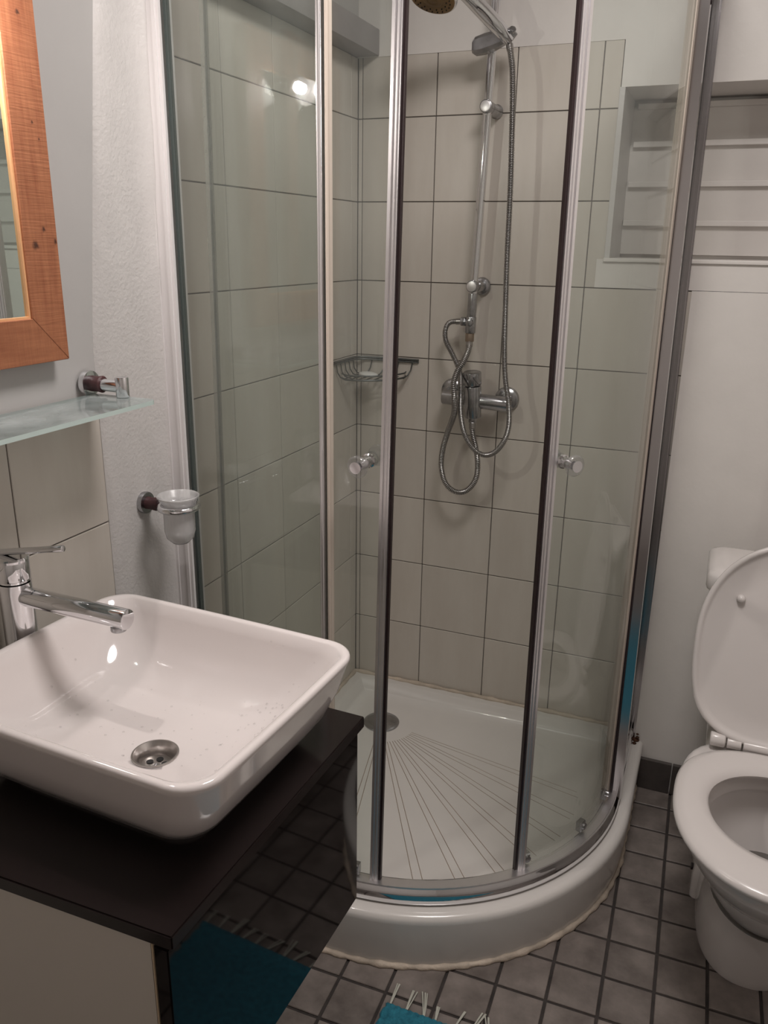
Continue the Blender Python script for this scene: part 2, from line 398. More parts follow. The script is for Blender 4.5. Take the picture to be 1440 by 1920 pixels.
# floor tiles
FT = .1007; fx0, fy0 = .979, -.234; fr = math.radians(1.22)
tx = Vector((math.cos(fr), math.sin(fr))); ty = Vector((-math.sin(fr), math.cos(fr)))
bmt = bmesh.new(); g = .0032; h = FT / 2 - g
add_box(bmt, (-h, -h, -.004), (h, h, .0))
bmesh.ops.bevel(bmt, geom=[e for e in bmt.edges if all(v.co.z > -.001 for v in e.verts)], offset=.0012, segments=1, affect='EDGES')
me_ft = bpy.data.meshes.new('floor_tile'); bmt.to_mesh(me_ft); bmt.free(); me_ft.materials.append(MAT['ftile'])
restbm = bmesh.new()
for i in range(-12, 9):
    for j in range(-26, 4):
        c = Vector((fx0, fy0)) + tx * ((i + .5) * FT) + ty * ((j + .5) * FT)
        if c.x < -.0 or c.x > RX - .03 or c.y > -.07 or c.y < FY + .04: continue
        if c.x < .83 and c.y > -.40: continue
        if (Vector((c.x, c.y)) - Vector((.34, -.365))).length < .46 or (c.x < .34 and c.y > -.86): continue
        if c.y > -1.55 and (c.x > .2 or c.y > -1.3):
            o = bpy.data.objects.new('floor_tile', me_ft); C.objects.link(o); o.parent = floor
            o.location = (c.x, c.y, random.uniform(-.0005, 0)); o.rotation_euler = (0, 0, fr)
        else:
            hh = h
            q = [c + tx * a * hh + ty * b * hh for a, b in ((-1, -1), (1, -1), (1, 1), (-1, 1))]
            loft(restbm, [[(p.x, p.y, -.004) for p in q], [(p.x, p.y, 0) for p in q]])
o = obj('floor_tiles', restbm, 'ftile', floor); o['kind'] = 'stuff'

# ------------------------------------------------------------------ shower tray
TC = (.34, -.365); TR = .55
def quad_path(r, x0=.0, y0=.0, seg=28, cx=TC[0], cy=TC[1]):
    """outline of the quadrant with outer radius r about TC, back corner x0,y0"""
    p = [(x0, y0), (x0, cy - r)]
    for i in range(seg + 1):
        a = -PI / 2 + (PI / 2) * i / seg; p.append((cx + r * math.cos(a), cy + r * math.sin(a)))
    p.append((cx + r, y0)); return p
tray = thing('shower_tray', 'white quadrant shower tray with curved apron in the tiled corner', 'shower tray', (.44, -.45, 0))
bm = bmesh.new()
def ring(r, ins, z): return [(x, y, z) for x, y in quad_path(r, ins, -ins)]
rings = [ring(TR - .012, .001, .0), ring(TR - .006, .001, .05), ring(TR - .001, .001, .118), ring(TR - .0015, .001, .126), ring(TR - .0045, .001, .132), ring(TR - .010, .001, .1358), ring(TR - .018, .001, .1375),
         ring(TR - .072, .030, .1375), ring(TR - .079, .036, .134), ring(TR - .092, .050, .112), ring(TR - .105, .066, .103), ring(TR - .13, .09, .1005)]
loft(bm, rings, cap0=True, cap1=True)
obj('tray_shell', bm, 'acrylic', tray, True, 40)
DR = (.170, -.195)
bm = bmesh.new(); lathe(bm, [(0, .052), (.003, .052), (.0052, .049), (.0066, .030), (.007, .0)], (*DR, .1005), (0, 0, 1), 40)
dc = obj('drain_cover', bm, 'wornchrome', tray, True); dc['label'] = 'round grey metal drain cover'
bm = bmesh.new()
for k in range(9):
    a0 = math.radians(-77 + k * 8.3)
    for s in (-1, 1):
        a = a0 + s * .0165
        d = Vector((math.cos(a), math.sin(a)))
        s0 = Vector(DR) + Vector((math.cos(a0), math.sin(a0))) * .10 + Vector((-d.y, d.x)) * s * .004
        L = 0
        while True:
            q = Vector(DR) + d * L
            if (q - Vector(TC)).length > TR - .135 and q.y < TC[1] + .2 or q.x > .76 or L > .8: break
            L += .01
        e = Vector(DR) + d * (L - .0)
        n = Vector((-d.y, d.x)) * .0012
        loft(bm, [[(*(s0 + n), .1003), (*(s0 - n), .1003), (*s0, .1012)], [(*(e + n), .1003), (*(e - n), .1003), (*e, .1012)]])
o = obj('tread_ridge', bm, 'rib', tray); o['kind'] = 'stuff'
bm = bmesh.new()
path = [Vector((x, y, .003)) for x, y in quad_path(TR - .010, .001, -.06)[1:]]
path = resample(path, .012)
tube(bm, path, lambda i: .0075 + .0016 * math.sin(i * 1.7) + .001 * math.sin(i * .53), 8)
b1 = obj('sealant_bead', bm, 'caulk', tray, True, 80); b1['label'] = 'yellowed sealant along the foot of the tray'
bm = bmesh.new()
path = resample([Vector((.004, -.86, .139)), Vector((.004, -.004, .139)), Vector((.866, -.004, .139))], .012)
tube(bm, path, lambda i: .0065 + .0014 * math.sin(i * 1.3) + .001 * math.sin(i * .37), 8)
b2 = obj('sealant_bead', bm, 'caulk', tray, True, 80); b2['label'] = 'stained sealant between tray and tiles'
bm = bmesh.new()
for q, r in [((.868, -.052, .140), .010), ((.873, -.040, .132), .008), ((.866, -.070, .139), .006), ((.871, -.056, .160), .004), ((.872, -.056, .150), .005)]:
    rings = []
    bmesh.ops.create_icosphere(bm, subdivisions=2, radius=r, matrix=Matrix.Translation(q) @ Matrix.Diagonal((1, 1, .5, 1)))
obj('rust_patch', bm, 'rust', tray, True, 80)

# ------------------------------------------------------------------ shower enclosure
enc = thing('shower_enclosure', 'curved glass shower enclosure with aluminium frame and two sliding doors', 'shower enclosure', (.44, -.45, .1375))
ZR, ZT = .1375, 2.0
def band(bm, ro, ri, z0, z1, y_end=-.004):
    a = quad_path(ro, .004, y_end)[1:]; b = quad_path(ri, .004, y_end)[1:]
    loft(bm, [[(*p, z0), (*q, z0), (*q, z1), (*p, z1)] for p, q in zip(a, b)], closed=True)
def rail_profile(bm, prof, y_end=-.004):
    """sweep a closed (radius, height) profile round the quadrant"""
    cols = [quad_path(r, .004, y_end)[1:] for r, z in prof]
    loft(bm, [[(*cols[k][i], prof[k][1]) for k in range(len(prof))] for i in range(len(cols[0]))])
bm = bmesh.new()
rail_profile(bm, [(.510, ZR), (.5165, ZR + .002), (.5195, ZR + .008), (.5205, ZR + .016), (.5195, ZR + .025), (.5165, ZR + .033), (.5135, ZR + .037), (.512, ZR + .0405), (.487, ZR + .0415), (.484, ZR + .036), (.483, ZR)])
obj('bottom_rail', bm, 'chrome', enc, True, 25)
bm = bmesh.new(); rail_profile(bm, [(.5140, ZR + .0395), (.5140, ZR + .0435), (.5118, ZR + .0435), (.5118, ZR + .0395)])
obj('rail_lip', bm, 'alu', enc, True, 30)
bm = bmesh.new(); rail_profile(bm, [(.5105, ZR + .0412), (.5105, ZR + .0424), (.4900, ZR + .0424), (.4900, ZR + .0412)])
obj('rail_track', bm, 'alu', enc, True, 30)
bm = bmesh.new(); band(bm, .518, .483, ZT - .03, ZT); obj('top_rail', bm, 'alu', enc, True, 30)
# wall profiles
LY = -.872; RXp = .852
def vbox(bm, x0, x1, y0, y1, z0, z1, shift=(0, 0)): prism(bm, [(x0, y0), (x1, y0), (x1, y1), (x0, y1)], z0, z1, shift)
bm = bmesh.new()
vbox(bm, .0, .046, -.890, -.884, ZR, ZT); vbox(bm, .0, .046, -.860, -.854, ZR, ZT); vbox(bm, .0, .03, -.884, -.86, ZR, ZT)
vbox(bm, .010, .016, -.893, -.889, ZR, ZT); vbox(bm, .034, .040, -.893, -.889, ZR, ZT)
p = obj('wall_profile', bm, 'white_alu', enc); p['label'] = 'white painted wall profile'
SH = -.016
bm = bmesh.new()
vbox(bm, .858, .864, -.046, -.001, ZR, ZT, (SH, 0)); vbox(bm, .838, .844, -.046, -.001, ZR, ZT, (SH, 0)); vbox(bm, .844, .858, -.03, -.001, ZR, ZT, (SH, 0))
vbox(bm, .864, .867, -.034, -.028, ZR, ZT, (SH, 0)); vbox(bm, .864, .867, -.012, -.006, ZR, ZT, (SH, 0))
p = obj('wall_profile', bm, 'sidechrome', enc); p['label'] = 'chrome coloured wall profile'
# fixed panels
def pane(name, pts, th, z0, z1, shift=(0, 0), parent=None, edge=True):
    """vertical sheet following pts, thickness th; the narrow ends are green glass edges"""
    bm = bmesh.new(); L = []; R = []
    P = [Vector(p) for p in pts]
    for i, q in enumerate(P):
        t = (P[min(i + 1, len(P) - 1)] - P[max(i - 1, 0)]).normalized(); n = Vector((-t.y, t.x)) * th / 2
        L.append(q + n); R.append(q - n)
    rings = [[(a.x, a.y, z0), (b.x, b.y, z0), (b.x + shift[0], b.y + shift[1], z1), (a.x + shift[0], a.y + shift[1], z1)] for a, b in zip(L, R)]
    loft(bm, rings)
    bm.faces.ensure_lookup_table()
    for f in bm.faces:
        c = f.calc_center_median(); nf = f.normal
    o = obj(name, bm, ['glass', 'glassedge'], parent, True, 30)
    me = o.data
    for pl in me.polygons:
        if pl.area < th * 1.2 * (z1 - z0) or abs(pl.normal.z) > .9: 
            if abs(pl.normal.z) > .9: pl.material_index = 1
    for pl in (me.polygons[-1], me.polygons[-2]): pl.material_index = 1
    return o
fl = pane('fixed_panel', [(.030, LY), (.330, LY)], .006, ZR + .012, ZT - .01, parent=enc)
bm = bmesh.new(); vbox(bm, .319, .3275, LY - .007, LY + .007, ZR + .02, ZT - .02); cyl(bm, (.323, LY - .007, ZR + .02), (.323, LY - .007, ZT - .02), .0035, 10)
obj('stile', bm, 'alu', fl, True, 30)
bm = bmesh.new(); vbox(bm, .328, .3375, LY + .0, LY + .012, ZR + .02, ZT - .02); cyl(bm, (.3335, LY, ZR + .02), (.3335, LY, ZT - .02), .0035, 10)
obj('seal', bm, 'cream', fl, True, 30)
bm = bmesh.new(); vbox(bm, .046, .052, LY - .005, LY + .004, ZR + .02, ZT - .02); obj('glazing_bead', bm, 'glassedge', fl)
frp = pane('fixed_panel', [(.850, -.030), (.850, -.345)], .006, ZR + .012, ZT - .01, (SH, 0), enc)
bm = bmesh.new(); vbox(bm, .842, .862, -.362, -.335, ZR + .02, ZT - .02, (SH, 0)); obj('stile', bm, 'sidechrome', frp)
bm = bmesh.new(); vbox(bm, .833, .8415, -.372, -.350, ZR + .02, ZT - .02, (SH, 0)); obj('seal', bm, 'dark', frp)
bm = bmesh.new(); cyl(bm, (.842, -.349, 1.853), (.850, -.349, 1.853), .0075, 20, bev=.001); obj('screw_cap', bm, 'dark', frp, True, 30)
# sliding doors
ZD0, ZD1 = ZR + .020, ZT - .04
def knob(parent, P, n, ls=1.1, name='door_knob'):
    P = Vector(P); n = Vector(n).normalized()
    bm = bmesh.new()
    lathe(bm, [(0, .013), (.004, .013), (.006, .0105), (.010, .0095), (.014, .0105), (.018 * ls, .0105), (.024 * ls, .0085), (.030 * ls, .0085)], P + n * .004, n, 28)
    lathe(bm, [(0.0, .0085), (.0015, .0105), (.003, .0105)], P + n * (.0105 + .030 * ls), n, 28)
    k = obj(name, bm, 'chrome', parent, True, 30)
    bm = bmesh.new()
    lathe(bm, [(0, .010), (.002, .0165), (.006, .0195), (.010, .0190), (.0125, .0165)], P + n * (.030 * ls - .002), n, 32)
    obj('knob_disc', bm, 'clear', k, True, 40)
    bm = bmesh.new()
    lathe(bm, [(0, .014), (.0015, .014), (.0016, .011), (.018, .0105), (.019, .018), (.027, .019), (.029, .014)], P - n * .004, -n, 28)
    k2 = obj(name, bm, 'clear', parent, True, 30); k2['label'] = 'inner clear knob'
def roller(parent, P, n):
    P = Vector(P); n = Vector(n).normalized(); t = Vector((-n.y, n.x, 0)); z = Vector((0, 0, 1))
    bm = bmesh.new()
    def bx(c, a, b, d):
        vs = []
        rings = [[c + t * sx * a * k + z * sz * d * k + n * dn for sx, sz in ((-1, -1), (1, -1), (1, 1), (-1, 1))] for dn, k in ((-b, 1), (b * .6, 1), (b, .8))]
        loft(bm, rings)
    bx(P, .0095, .007, .012); 
    cyl(bm, P + n * .004 + z * .002, P + n * .011 + z * .002, .0075, 14)
    obj('roller', bm, 'wornchrome', parent, True, 30)
def arc_pts(A, B, sag, n=14):
    A = Vector(A); B = Vector(B); m = (A + B) / 2; d = B - A; c = d.length; nrm = Vector((d.y, -d.x)).normalized()
    return [A + d * (i / n) + nrm * sag * (1 - (2 * i / n - 1) ** 2) for i in range(n + 1)]
# left door, slid open behind the fixed panel
P0 = (.070, -.826); P1 = (.418, -.853)
SL = (.022, 0)
dl = pane('sliding_door', arc_pts(P0, P1, .016), .006, ZD0, ZD1, SL, enc); dl['label'] = 'left door slid open'
def orient_box(bm, c, t, n, a0, a1, b0, b1, z0, z1, shift):
    c = Vector(c); t = Vector(t).normalized(); n = Vector(n).normalized()
    q = [c + t * a + n * b for a, b in ((a0, b0), (a1, b0), (a1, b1), (a0, b1))]
    prism(bm, [(p.x, p.y) for p in q], z0, z1, shift)
def stile_set(door, P, t, n, shift, flip):
    bm = bmesh.new(); orient_box(bm, P, t, n, 0, .0165, -.009, .007, ZD0 - .008, ZD1, shift)
    orient_box(bm, P, t, n, .001, .006, .007, .0105, ZD0 - .008, ZD1, shift); orient_box(bm, P, t, n, .0095, .0125, .007, .0095, ZD0 - .008, ZD1, shift)
    obj('stile', bm, 'alu', door)
    bm = bmesh.new(); orient_box(bm, P, t, n, .0165, .0215, -.005, .003, ZD0 - .012, ZD1, shift); s = obj('magnetic_seal', bm, 'redseal', door); s['label'] = 'dark maroon magnetic strip'
stile_set(dl, (.416, -.8535), (1, .03), (0, -1), SL, 1)
bm = bmesh.new(); orient_box(bm, P0, (1, -.06), (0, -1), -.005, .004, -.004, .008, ZD0, ZD1, SL); s = obj('trailing_seal', bm, 'strip', dl); s['label'] = 'translucent plastic edge strip'
knob(dl, (.405, -.8535, 1.070), (-.10, -1, -.06), 1.35)
for x, y in ((.383, -.853), (.10, -.832)): roller(dl, (x, y - .006, .196), (.05, -1, 0))
# right door, closed position
def pol(r, deg): a = math.radians(deg); return (TC[0] + r * math.cos(a), TC[1] + r * math.sin(a))
RD = .492
aL, aT = -43.3, -4.5
SR = (-.006, 0)
dr = pane('sliding_door', [pol(RD, aL + (aT - aL) * i / 16) for i in range(17)], .006, ZD0, ZD1, SR, enc); dr['label'] = 'right door, its leading edge at mid curve'
tl = Vector((math.sin(math.radians(aL)), -math.cos(math.radians(aL)), 0)); nl = Vector((math.cos(math.radians(aL)), math.sin(math.radians(aL)), 0))
stile_set(dr, pol(RD, aL + .2), (tl.x, tl.y), (nl.x, nl.y), SR, -1)
a2 = math.radians(aT); t2 = Vector((math.sin(a2), -math.cos(a2))) * -1; n2 = Vector((math.cos(a2), math.sin(a2)))
bm = bmesh.new(); orient_box(bm, pol(RD, aT), t2, n2, -.004, .016, -.012, .004, ZD0, ZD1, SR); s = obj('trailing_seal', bm, 'cream', dr); s['label'] = 'yellowed plastic edge strip'
kp = pol(RD, -41.8); knob(dr, (*kp, 1.064), (math.cos(math.radians(-41.8)), math.sin(math.radians(-41.8)), 0))
for ang in (-42.2, -21.5, -5.0):
    a = math.radians(ang); roller(dr, (*pol(RD - .004, ang), .198), (math.cos(a), math.sin(a), 0))

# ------------------------------------------------------------------ shower fittings
rail = thing('riser_rail', 'chrome shower riser rail fixed to the tiles by two round brackets', 'shower rail', (.352, 0, 1.2))
RY = -.062
rx = lambda z: .3440 + (z - 1.21) * .0335
bm = bmesh.new(); cyl(bm, (rx(1.26), RY, 1.26), (rx(2.15), RY, 2.15), .0105, 24); obj('rail_tube', bm, 'chrome', rail, True, 30)
for zb, big in ((1.737, 0), (1.329, 1)):
    x = rx(zb) ; bm = bmesh.new()
    R0 = .0225 if big else .0165
    lathe(bm, [(0, R0), (.004, R0), (.008, R0 * .88), (.010, .0145), (.045, .0140), (.05, .0135)], (x + .006, -.001, zb - .002), (-.1, -1, .02), 28)
    cyl(bm, (x, RY + .016, zb), (x, RY - .020, zb), .0150, 28, bev=.002)
    b = obj('bracket', bm, 'wornchrome', rail, True, 30)
    bm = bmesh.new(); lathe(bm, [(0, .0125), (.0012, .0122), (.0018, .010)], (x, RY - .0202, zb), (0, -1, 0), 28); obj('cap', bm, 'alu', b, True, 30)
bm = bmesh.new()
cyl(bm, (rx(1.31), RY, 1.312), (rx(1.25), RY, 1.252), .0118, 24, bev=.001)
cyl(bm, (rx(1.25), RY, 1.254), (rx(1.21), RY, 1.213), .0135, 24, bev=.0015)
cyl(bm, (rx(1.24) + .004, RY, 1.240), (.318, RY, 1.2415), .0085, 20, bev=.001); cyl(bm, (.331, RY, 1.241), (.319, RY, 1.2415), .0115, 8, bev=.001)
cyl(bm, (rx(1.24), RY, 1.240), (rx(1.24) + .001, RY - .020, 1.240), .0095, 20, bev=.002)
obj('diverter', bm, 'wornchrome', rail, True, 30)
bm = bmesh.new()
# slider / holder: clamps the tube, tapered cradle towards the right
zs = 1.868; x = rx(zs)
rr_ = []
for s, w_, h_ in ((-.040, .012, .013), (-.034, .016, .018), (-.012, .018, .020), (.010, .018, .019), (.034, .014, .016), (.052, .012, .013)):
    c = Vector((x + s, RY - .02 + -.35 * max(0, s), zs + s * .18)); rr_.append([c + Vector((0, a * w_, b * h_)) for a, b in ((-1, -.6), (-.6, -1), (.6, -1), (1, -.6), (1, .6), (.6, 1), (-.6, 1), (-1, .6))])
loft(bm, rr_)
sl = obj('slider', bm, 'wornchrome', rail, True, 30)
# hand shower
hs = thing('hand_shower', 'chrome hand shower with a brown scaled nozzle plate, hooked on the rail', 'shower head', (.40, -.10, 1.86))
H0 = Vector((.4150, -.105, 1.866)); H1 = Vector((.315, -.262, 1.943))
hpath = catmull([H0, H0.lerp(H1, .25) + V(.004, 0, .004), H0.lerp(H1, .6) + V(.004, 0, .010), H1 + V(.012, 0, .004)], 8)
bm = bmesh.new(); nH = len(hpath); tube(bm, hpath, lambda i: .0105 + .0065 * math.sin(PI * min(1, i / nH * .9 + .1)), 16)
obj('handle', bm, 'chrome', hs, True, 50)
bm = bmesh.new(); cyl(bm, H0 + V(.012, .0, .017), H0 + V(-.006, .002, -.003), .010, 18, bev=.002); cyl(bm, H0 + V(.009, -.012, .0135), H0 + V(.013, -.018, .018), .0075, 16, bev=.001)
obj('collar', bm, 'wornchrome', hs, True, 30)
HN = Vector((-.10, -.34, -.93)).normalized(); HC = Vector((.292, -.272, 1.922))
bm = bmesh.new(); lathe(bm, [(-.030, .010), (-.024, .028), (-.012, .046), (-.002, .052), (.004, .052), (.007, .050), (.007, .047)], HC, HN, 40)
hd = obj('head_shell', bm, 'chrome', hs, True, 40)
bm = bmesh.new(); lathe(bm, [(.0, .047), (.0085, .047), (.0100, .044), (.0098, .022), (.0115, .019), (.0115, .012), (.0100, .010), (.0115, .007), (.0115, .0)], HC, HN, 40)
obj('nozzle_plate', bm, 'nozzle', hs, True, 30)
bm = bmesh.new()
ua = HN.cross(V(1, 0, 0)).normalized(); va = HN.cross(ua)
for rr, n_ in ((.030, 14), (.038, 20)):
    for i in range(n_):
        c = HC + HN * .0098 + (ua * math.cos(2 * PI * i / n_) + va * math.sin(2 * PI * i / n_)) * rr
        cyl(bm, c, c + HN * .0022, .0013, 6)
o = obj('nozzles', bm, 'gap', hs); o['kind'] = 'stuff'
# hoses
def hose(name, pts, label, r=.0072, step=.00092):
    path = resample(catmull(pts, 24), step)
    bm = bmesh.new(); pat = (1.0, 1.0, .78, .78)
    n = len(path); tube(bm, path, lambda i: r * (pat[i % 4] if 14 < i < n - 14 else 1.12), 9)
    bm.faces.ensure_lookup_table()
    for i in range(15, n - 15):
        if i % 4 == 2:
            for k in range(9): bm.faces[i * 9 + k].material_index = 1
    o = obj(name, bm, ['hose', 'hosegap'], None, True, 80, origin=pts[0]); tag(o, label, 'hose'); return o
hose('shower_hose', [(.4165, -.103, 1.857), (.424, -.110, 1.83), (.430, -.115, 1.800), (.436, -.12, 1.727), (.442, -.12, 1.558), (.444, -.12, 1.404), (.447, -.12, 1.296), (.451, -.12, 1.184), (.459, -.125, 1.113), (.473, -.13, 1.049), (.476, -.13, .995), (.466, -.13, .956), (.443, -.125, .924), (.414, -.12, .912), (.384, -.12, .926), (.359, -.12, .963), (.347, -.122, 1.015), (.343, -.12, 1.077), (.327, -.085, 1.119), (.302, -.075, 1.161), (.283, -.07, 1.19), (.279, -.067, 1.217), (.289, -.064, 1.237), (.318, -.062, 1.2415)],
     'long steel shower hose hanging from the hand shower and looping below the mixer')
hose('shower_hose', [(.3435, -.062, 1.193), (.347, -.080, 1.171), (.342, -.105, 1.144), (.332, -.120, 1.121), (.328, -.135, 1.092), (.333, -.139, 1.058), (.330, -.125, 1.014), (.308, -.1, .962), (.292, -.09, .908), (.288, -.085, .858), (.301, -.085, .815), (.328, -.085, .794), (.358, -.085, .798), (.383, -.085, .829), (.389, -.085, .87), (.382, -.085, .916), (.370, -.083, .957), (.366, -.080, .985)],
     'shorter darker steel hose crossing from the rail foot down to the mixer outlet', .0078, .00115)
# hose nuts belong to the fittings
mixer = thing('shower_mixer', 'chrome wall mounted shower mixer with lever, between two round wall plates', 'shower mixer', (.36, 0, 1.04))
bm = bmesh.new(); MY = -.066
cyl(bm, (.279, MY, 1.0455), (.457, MY, 1.0375), .0195, 28, bev=.002)
cyl(bm, (.366, MY - .008, .998), (.362, MY - .014, 1.082), .0215, 28, r2=.0235, bev=.003)
cyl(bm, (.366, MY - .010, .985), (.366, MY - .010, 1.004), .0110, 8, bev=.001)
mb = obj('mixer_body', bm, 'wornchrome', mixer, True, 30)
bm = bmesh.new(); cyl(bm, (.362, MY - .014, 1.084), (.361, MY - .018, 1.118), .0238, 28, bev=.003); cyl(bm, (.365, MY - .03, 1.110), (.395, MY - .060, 1.094), .0035, 12, bev=.001)
obj('lever', bm, 'wornchrome', mixer, True, 30)
for x, z in ((.287, 1.052), (.437, 1.041)):
    bm = bmesh.new(); lathe(bm, [(0, .0325), (.004, .0325), (.010, .030), (.016, .022), (.017, .014), (.05, .0125)], (x, -.001, z), (0, -1, 0), 32)
    obj('wall_plate', bm, 'wornchrome', mixer, True, 30)
bm = bmesh.new(); cyl(bm, (rx(1.2), RY, 1.2135), (rx(1.19), RY, 1.192), .0118, 8, bev=.001); n1 = obj('hose_nut', bm, 'brass', rail, True, 30); n1['label'] = 'brown scaled brass nut'

# corner soap basket
bk = thing('soap_basket', 'dark wire corner basket on the tiles above the left door knob', 'soap basket', (.0, .0, 1.127))
bm = bmesh.new()
for z, r_ in ((1.127, .0030), (1.121, .0025)):
    tube(bm, [V(.004, -.154, z), V(.004, -.03, z), V(.03, -.005, z), V(.186, -.005, z)], r_, 8)
obj('top_wire', bm, 'basket', bk, True, 60)
bm = bmesh.new()
lowr = catmull([V(.006, -.112, 1.080), V(.030, -.128, 1.079), V(.085, -.112, 1.079), V(.130, -.075, 1.079), V(.152, -.030, 1.080), V(.150, -.006, 1.081)], 8)
tube(bm, lowr, .0026, 8); tube(bm, [p + V(-.0, .0, .012) for p in lowr], .0022, 8)
obj('front_wire', bm, 'basket', bk, True, 60)
for k in range(9):   # upright wires
    bm = bmesh.new()
    if k < 5:
        y = -.148 + k * .027; tube(bm, [V(.005, y, 1.127), V(.006, y + .008, 1.098), V(.010, y + .018, 1.084), V(.030, y + .018, 1.079)], .0018, 6)
    else:
        x = .050 + (k - 5) * .040; tube(bm, [V(x, -.005, 1.127), V(x - .006, -.006, 1.098), V(x - .013, -.012, 1.084), V(x - .016, -.035, 1.079)], .0018, 6)
    obj('upright_wire', bm, 'basket', bk, True, 60)
for k in range(7):
    bm = bmesh.new(); x = .015 + k * .019; yf = -.122 + max(0, x - .06) * .95
    tube(bm, [V(x, -.008, 1.079), V(x, yf, 1.079)], .0016, 6); obj('floor_wire', bm, 'basket', bk, True, 60)
bm = bmesh.new(); bmesh.ops.create_icosphere(bm, subdivisions=3, radius=1, matrix=Matrix.Translation((.062, -.062, 1.0875)) @ Matrix.Rotation(-.6, 4, 'Z') @ Matrix.Diagonal((.036, .022, .007, 1)))
tag(obj('bar_of_soap', bm, 'soap', None, True, 80, origin=(.062, -.062, 1.081)), 'thin white soap bar lying in the corner wire basket', 'soap')

# ------------------------------------------------------------------ vanity, basin, tap
van = thing('vanity_unit', 'wall hung vanity cabinet with black gloss front and pale side panel', 'cabinet', (.25, -1.365, .41))
CT = .75
Q = [(.012, -1.122), (.520, -1.138), (.504, -1.597), (.012, -1.606)]
def poly_slab(name, pts, z0, z1, m, parent, bev=.0015):
    bm = bmesh.new(); prism(bm, pts, z0, z1); bmesh.ops.recalc_face_normals(bm, faces=bm.faces[:])
    bmesh.ops.bevel(bm, geom=bm.edges[:], offset=bev, segments=2, affect='EDGES'); return obj(name, bm, m, parent, True, 30)
ins = lambda d: [(.012, -1.122 - d), (.520 - .030, -1.138 - d), (.504 - .030, -1.597 + d), (.012, -1.606 + d)]
ca = poly_slab('carcass', ins(.004), .412, CT - .0205, 'carcass', van)
poly_slab('front_panel', [(.4925, -1.141), (.511, -1.142), (.495, -1.594), (.4765, -1.594)], .410, CT - .0235, 'blackgloss', van)['label'] = 'black high gloss front'
poly_slab('edge_strip', [(.4903, -1.143), (.4920, -1.143), (.4762, -1.5945), (.4745, -1.5945)], .411, CT - .022, 'edge', van, .0004)
ct = poly_slab('countertop', Q, CT - .0185, CT, 'blacktop', None, .0015)
ct.parent = van; ct.location = -Vector(van.location)
# vessel basin
bs = thing('vessel_basin', 'white rectangular vessel basin standing on the black countertop', 'basin', (.295, -1.345, CT))
BC = Vector((.2965, -1.347)); BA = math.radians(-3.0)
def rsq(hx, hy, r, z, off=(0, 0), n=10, sag=0):
    pts = []
    for cx_, cy_, a0 in ((1, 1, 0), (-1, 1, 90), (-1, -1, 180), (1, -1, 270)):
        for i in range(n + 1):
            a = math.radians(a0 + 90 * i / n)
            x = cx_ * (hx - r) + r * math.cos(a); y = cy_ * (hy - r) + r * math.sin(a)
            pts.append((x, y))
    full = []
    for i in range(len(pts)):
        a = pts[i]; b = pts[(i + 1) % len(pts)]; full.append(a)
        if math.hypot(b[0] - a[0], b[1] - a[1]) > r * .4:
            for k in range(1, 8): full.append((a[0] + (b[0] - a[0]) * k / 8, a[1] + (b[1] - a[1]) * k / 8))
    out = []
    for x, y in full:
        # edges bow outwards a little
        x2 = x * (1 + .012 * (1 - (y / hy) ** 2)) + off[0]; y2 = y * (1 + .012 * (1 - (x / hx) ** 2)) + off[1]
        c, s = math.cos(BA), math.sin(BA)
        out.append(Vector((BC.x + x2 * c - y2 * s, BC.y + x2 * s + y2 * c, z)))
    return out
HX, HY = .222, .187; RZ = CT + .135
bm = bmesh.new()
R = [rsq(HX - .075, HY - .070, .03, CT + .0005), rsq(HX - .073, HY - .068, .032, CT + .004), rsq(HX - .073, HY - .068, .034, CT + .010),
     rsq(HX - .060, HY - .055, .04, CT + .0135), rsq(HX - .045, HY - .041, .045, CT + .024), rsq(HX - .028, HY - .026, .045, CT + .048), rsq(HX - .012, HY - .011, .045, CT + .085),
     rsq(HX - .003, HY - .003, .045, RZ - .014), rsq(HX, HY, .045, RZ - .006), rsq(HX - .001, HY - .001, .044, RZ - .002), rsq(HX - .004, HY - .004, .042, RZ),
     rsq(HX - .009, HY - .009, .040, RZ - .0005), rsq(HX - .013, HY - .013, .039, RZ - .003), rsq(HX - .020, HY - .019, .045, RZ - .020), rsq(HX - .033, HY - .031, .055, RZ - .050),
     rsq(HX - .052, HY - .049, .065, RZ - .078), rsq(HX - .078, HY - .073, .065, RZ - .096), rsq(HX - .11, HY - .10, .06, RZ - .104), rsq(HX - .15, HY - .13, .045, RZ - .109)]
loft(bm, R, cap0=True, cap1=False)
# floor of the bowl running into the drain hole
DC = Vector((.314, -1.3685, RZ - .112))
last = R[-1]; n_ = len(last)
ringD = []
for q in last:
    d = Vector((q.x - DC.x, q.y - DC.y, 0)).normalized(); ringD.append(DC + d * .031)
loft(bm, [last, ringD, [Vector((q.x, q.y, q.z)) + (DC - q) * .04 - V(0, 0, .004) for q in ringD]], cap0=False, cap1=False)
bsn = obj('basin_bowl', bm, 'porcelain', bs, True, 60)
bm = bmesh.new(); lathe(bm, [(.0005, .0315), (.002, .0312), (.0022, .029), (-.003, .0245), (-.006, .0225), (-.016, .0215), (-.017, .0)], DC, (0, 0, 1), 40, cap=False)
dr_ = obj('drain', bm, 'steel', bs, True, 30)
for k in range(5):
    a = 2 * PI * k / 5 + .5
    bm = bmesh.new(); cyl(bm, DC + V(.0115 * math.cos(a), .0115 * math.sin(a), -.0168), DC + V(.0115 * math.cos(a), .0115 * math.sin(a), -.0155), .0048, 16); obj('drain_hole', bm, 'gap', dr_)
bm = bmesh.new(); lathe(bm, [(0, .0045), (.001, .0042), (.0018, .002)], DC + V(0, 0, -.0165), (0, 0, 1), 16); obj('drain_screw', bm, 'chrome', dr_, True)
